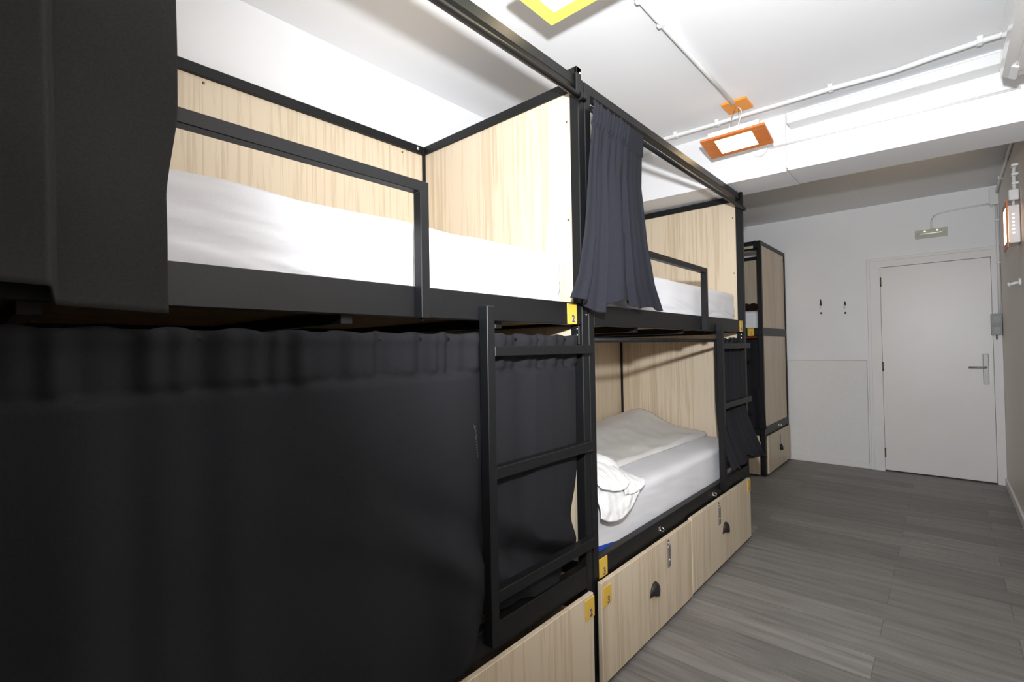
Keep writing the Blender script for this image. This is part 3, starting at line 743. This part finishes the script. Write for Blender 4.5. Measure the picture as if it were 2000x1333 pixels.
# wall lamp on the right wall
t = thing('wall_lamp', 'white box wall lamp with orange front high on the right wall', 'wall lamp', (XR, 3.03, 2.045))
mb = MB(); mb.box(-0.060, -0.004, -0.09, 0.09, -0.125, 0.120, 0.003); hs = mb.build('lamp_housing', M['plastic'], t)
for k in range(6):
    mb = MB(); mb.disc((-0.034, -0.09, -0.06+0.024*k), (0,-1,0), 0.0050, 0.0012, 10); mb.build('vent_hole', M['led'], hs)
mb = MB()
for (a, b, c, e) in ((-0.13, 0.13, -0.155, -0.115), (-0.13, 0.13, 0.11, 0.15), (-0.13, -0.09, -0.115, 0.11), (0.09, 0.13, -0.115, 0.11)):
    mb.box(-0.068, -0.061, a, b, c, e, 0.001)
mb.build('lamp_frame', M['orange'], t)
mb = MB(); mb.box(-0.067, -0.061, -0.09, 0.09, -0.115, 0.11, 0.0); mb.build('diffuser', M['panel_warm'], t)
mb = MB(); mb.box(-0.052, -0.004, -0.08, 0.0, 0.155, 0.225, 0.004); mb.build('terminal_box', M['plastic'], t)
mb = MB(); mb.tube([(-0.028, -0.04, 0.119), (-0.028, -0.04, 0.157)], 0.008, 10); mb.build('supply_tube', M['plastic'], t)
mb = MB(); mb.tube([(-0.022, -0.04, 0.224), (-0.022, -0.03, 0.30), (-0.020, -0.01, 0.36), (-0.014, 0.0, 0.40)], 0.009, 10)
for z in (0.27, 0.33, 0.39): mb.box(-0.034, -0.001, -0.055, 0.0, z-0.008, z+0.008, 0.002)
mb.build('supply_tube', M['plastic'], t)

# emergency light over the door
t = thing('emergency_light', 'small oblong emergency light on the far wall above the door', 'emergency light', (0.935, YF, 2.322), 0)
mb = MB(); mb.box(-0.119, 0.119, -0.028, 0.0, -0.041, 0.041, 0.008, 2); mb.build('light_housing', M['grey_plastic'] if False else M['lens'], t)
mb = MB()
mb.grid(24, 10, lambda u, v: Vector((-0.110+0.220*u, -0.029-0.020*math.sin(PI*v)*min(1, 9*min(u, 1-u)), -0.033+0.066*v)))
o = mb.build('light_lens', M['lens'], t)
for x in (-0.045, 0.045):
    mb = MB(); mb.dome((x, -0.042, 0.020), (0,-1,0), 0.006, 0.006, 10); mb.build('indicator', M['led_yellow'], t)

# ------------------------------------------------------------------ conduits, boxes, hooks
def conduit(label, paths, r, clips=(), group=None, clip_axis='x'):
    mb = MB()
    for p in paths: mb.tube(p, r, 12)
    o = mb.build('conduit_pipe', M['plastic']); tag(o, label, 'conduit', 'surface conduits')
    for (c, ax) in clips:
        m2 = MB(); c = Vector(c)
        if ax == 'y': m2.box(c.x-r*1.5, c.x+r*1.5, c.y-0.010, c.y+0.010, c.z-r*1.15, c.z+0.020, 0.002)
        elif ax == 'x': m2.box(c.x-0.010, c.x+0.010, c.y-r*1.5, c.y+r*1.5, c.z-r*1.15, c.z+0.020, 0.002)
        else: m2.box(c.x-r*1.4, c.x+0.016, c.y-r*1.5, c.y+r*1.5, c.z-0.008, c.z+0.008, 0.002)
        m2.build('pipe_clip', M['plastic'], o)
    return o
zc = ZC-0.018
conduit('white conduit running along the ceiling from the lime lamp to the orange lamp', [[(0.153, YB, zc), (0.153, -0.362, zc)], [(0.153, -0.208, zc), (0.153, 0.36, zc), (0.156, 0.8, zc), (0.158, 1.274, zc)]], 0.0105,
        [((0.153, 0.36, zc), 'y'), ((0.153, 0.165, zc), 'y')])
conduit('long white conduit crossing the ceiling in front of the beam', [[(-0.985, 1.455, zc), (-0.3, 1.455, zc), (0.0, 1.468, zc), (0.20, 1.464, zc), (0.26, 1.462, zc-0.002), (0.33, 1.470, zc), (0.6, 1.474, zc), (0.85, 1.50, zc), (1.0, 1.478, zc), (1.16, 1.464, zc), (1.225, 1.455, zc-0.004), (1.258, 1.41, zc-0.008), (1.272, 1.34, zc-0.010), (1.276, 1.245, zc-0.012)]], 0.0115,
        [((-0.25, 1.456, zc), 'x'), ((0.005, 1.468, zc), 'x'), ((0.588, 1.474, zc), 'x'), ((1.160, 1.464, zc), 'x')])
conduit('thin white cable clipped along the face of the ceiling beam', [[(0.20, 1.653, 2.473), (0.7, 1.653, 2.467), (1.30, 1.653, 2.452)]], 0.0055)
tag(MB().box(0.362, 1.235, 1.551, 1.6595, 2.551, 2.604, 0.003).build('cable_trunking', M['plastic']), 'white square cable trunking fixed along the ceiling beam', 'cable trunking')
mb = MB(); mb.disc((0.192, 1.6595, 2.478), (0,-1,0), 0.042, 0.018, 28); mb.disc((0.192, 1.6415, 2.478), (0,-1,0), 0.036, 0.006, 28)
tag(mb.build('round_junction_box', M['plastic']), 'round white junction box on the beam below the orange lamp', 'junction box')
conduit('white conduit dropping from the beam along the right wall corner', [[(1.383, 1.99, 2.640), (1.383, 3.27, 2.640), (1.383, 4.2, 2.625), (1.382, 4.50, 2.600)]], 0.010, [((1.383, 3.6, 2.637), 'y'), ((1.383, 4.1, 2.627), 'y')])
conduit('white conduit from the far corner box down beside the door frame', [[(1.379, 4.535, 2.49), (1.379, 4.532, 2.2), (1.381, 4.532, 1.9), (1.379, 4.532, 1.53)]], 0.010, [((1.379, 4.532, 2.36), 'z'), ((1.381, 4.532, 1.98), 'z')])
conduit('thin white bent conduit feeding the emergency light above the door', [[(0.938, YF-0.014, 2.363), (0.938, YF-0.014, 2.42), (0.944, YF-0.014, 2.455), (0.960, YF-0.014, 2.480), (0.990, YF-0.014, 2.498), (1.04, YF-0.014, 2.508), (1.18, YF-0.014, 2.518), (1.335, YF-0.014, 2.521)]], 0.008)
mb = MB(); mb.box(1.335, 1.394, YF-0.055, YF, 2.500, 2.650, 0.004); mb.tube([(1.350, YF-0.03, 2.502), (1.350, YF-0.03, 2.486)], 0.008, 10)
tag(mb.build('junction_box', M['plastic']), 'white square junction box in the far right corner near the ceiling', 'junction box')
mb = MB(); mb.box(-0.036, 0.036, -0.045, 0.0, 0.004, 0.095, 0.005, 2); mb.box(-0.036, 0.036, -0.045, 0.0, -0.095, -0.004, 0.005, 2); mb.box(-0.032, 0.032, -0.04, 0.0, -0.006, 0.006, 0)
t = thing('wall_switch', 'grey double switch box at the right edge of the door frame', 'switch', (1.356, YF-0.027, 1.430))
mb.build('switch_body', M['grey_plastic'], t)
for z in (0.05, -0.05): MB().box(-0.024, 0.024, -0.051, -0.044, z-0.032, z+0.032, 0.003).build('rocker', M['grey_plastic'], t)
mb = MB(); mb.tube([(0, -0.02, -0.095), (0.0, -0.02, -0.135)], 0.005, 8); mb.build('switch_cable', M['dark_iron'], t)
def wall_hook(label, x, z, L):
    t = thing('coat_hook', label, 'coat hook', (x, YF, z), 0, 'coat hooks on the far wall')
    mb = MB(); mb.prism([(-0.004, L), (0.004, L), (0.013, 0.0), (-0.011, 0.0)], 1, -0.006, 0.0); mb.build('hook_plate', M['dark_iron'], t)
    mb = MB(); mb.tube([(0, -0.004, 0.004), (0, -0.022, -0.018), (0, -0.034, -0.030), (0, -0.040, -0.022)], 0.006, 10); mb.build('hook_prong', M['plastic'], t)
    mb = MB(); mb.dome((0.002, 0.0, -0.078), (0,-1,0), 0.011, 0.010, 12); mb.build('hook_stud', M['dark_iron'], t)
wall_hook('left coat hook on the far wall beside the far bunk', 0.016, 1.693, 0.072)
wall_hook('right coat hook on the far wall nearer the door', 0.233, 1.682, 0.045)
t = thing('robe_hook', 'white peg hook on the right wall at the picture edge', 'hook', (XR, 3.05, 1.672))
mb = MB(); mb.disc((0, 0, 0), (-1,0,0), 0.026, 0.012, 18); mb.build('hook_base', M['plastic'], t)
mb = MB(); mb.tube([(-0.01, 0, 0), (-0.055, 0.0, -0.012)], [0.011, 0.008], 12); mb.dome((-0.054, 0, -0.012), (-1,0,-0.2), 0.016, 0.012, 12); mb.build('hook_peg', M['plastic'], t)

# air conditioner high on the right wall
t = thing('air_conditioner', 'white air conditioner unit high on the right wall in front of the beam', 'air conditioner', (XR, 0.75, 2.35))
mb = MB(); mb.prism([(0.0, 0.0), (-0.165, 0.0), (-0.185, 0.012), (-0.190, 0.05), (-0.175, 0.26), (-0.15, 0.285), (0.0, 0.285)], 1, -0.48, 0.48)
mb.build('unit_body', M['ac'], t)
MB().box(-0.150, -0.060, -0.42, 0.42, -0.006, 0.001, 0.002).build('air_flap', M['ac'], t)
mb = MB(); mb.prism([(-0.168, -0.002), (-0.150, -0.014), (-0.144, -0.011), (-0.155, 0.0)], 1, 0.36, 0.475); mb.build('louvre', M['plastic'], t)

# ------------------------------------------------------------------ light, world, camera
w = bpy.data.worlds.new('world'); bpy.context.scene.world = w; w.use_nodes = True
w.node_tree.nodes['Background'].inputs['Color'].default_value = (0.9, 0.93, 1.0, 1); w.node_tree.nodes['Background'].inputs['Strength'].default_value = 0.05
# the photographer's flash above the camera
ld = bpy.data.lights.new('camera_flash', 'SPOT'); ld.energy = 372; ld.spot_size = math.radians(148); ld.spot_blend = 1.0; ld.shadow_soft_size = 0.03; ld.color = (0.93, 0.96, 1.0)
lo = bpy.data.objects.new('camera_flash', ld); C.objects.link(lo); lo.location = (1.0, -1.45, 1.62)
dirv = Vector((-0.14, 0.93, 0.31)); lo.rotation_euler = dirv.to_track_quat('-Z', 'Y').to_euler()

cam = bpy.data.cameras.new('camera'); co = bpy.data.objects.new('camera', cam); C.objects.link(co)
cam.sensor_fit = 'HORIZONTAL'; cam.sensor_width = 36.0; cam.lens = 952.756*36.0/2000.0; cam.clip_start = 0.02
F = Vector((-0.66392062, 0.74763833, 0.015695)); R = Vector((0.74744509, 0.66410596, -0.01700333)); U = Vector((0.0231354859, -0.000442285, 0.999732241))
co.matrix_world = Matrix(((R.x, U.x, -F.x, 1.01262548), (R.y, U.y, -F.y, -1.58292765), (R.z, U.z, -F.z, 1.28781439), (0,0,0,1)))
sc = bpy.context.scene; sc.camera = co
sc.view_settings.view_transform = 'Standard'; sc.view_settings.look = 'None'; sc.view_settings.gamma = 1.0; sc.view_settings.exposure = 0.0
sc.view_settings.use_curve_mapping = False
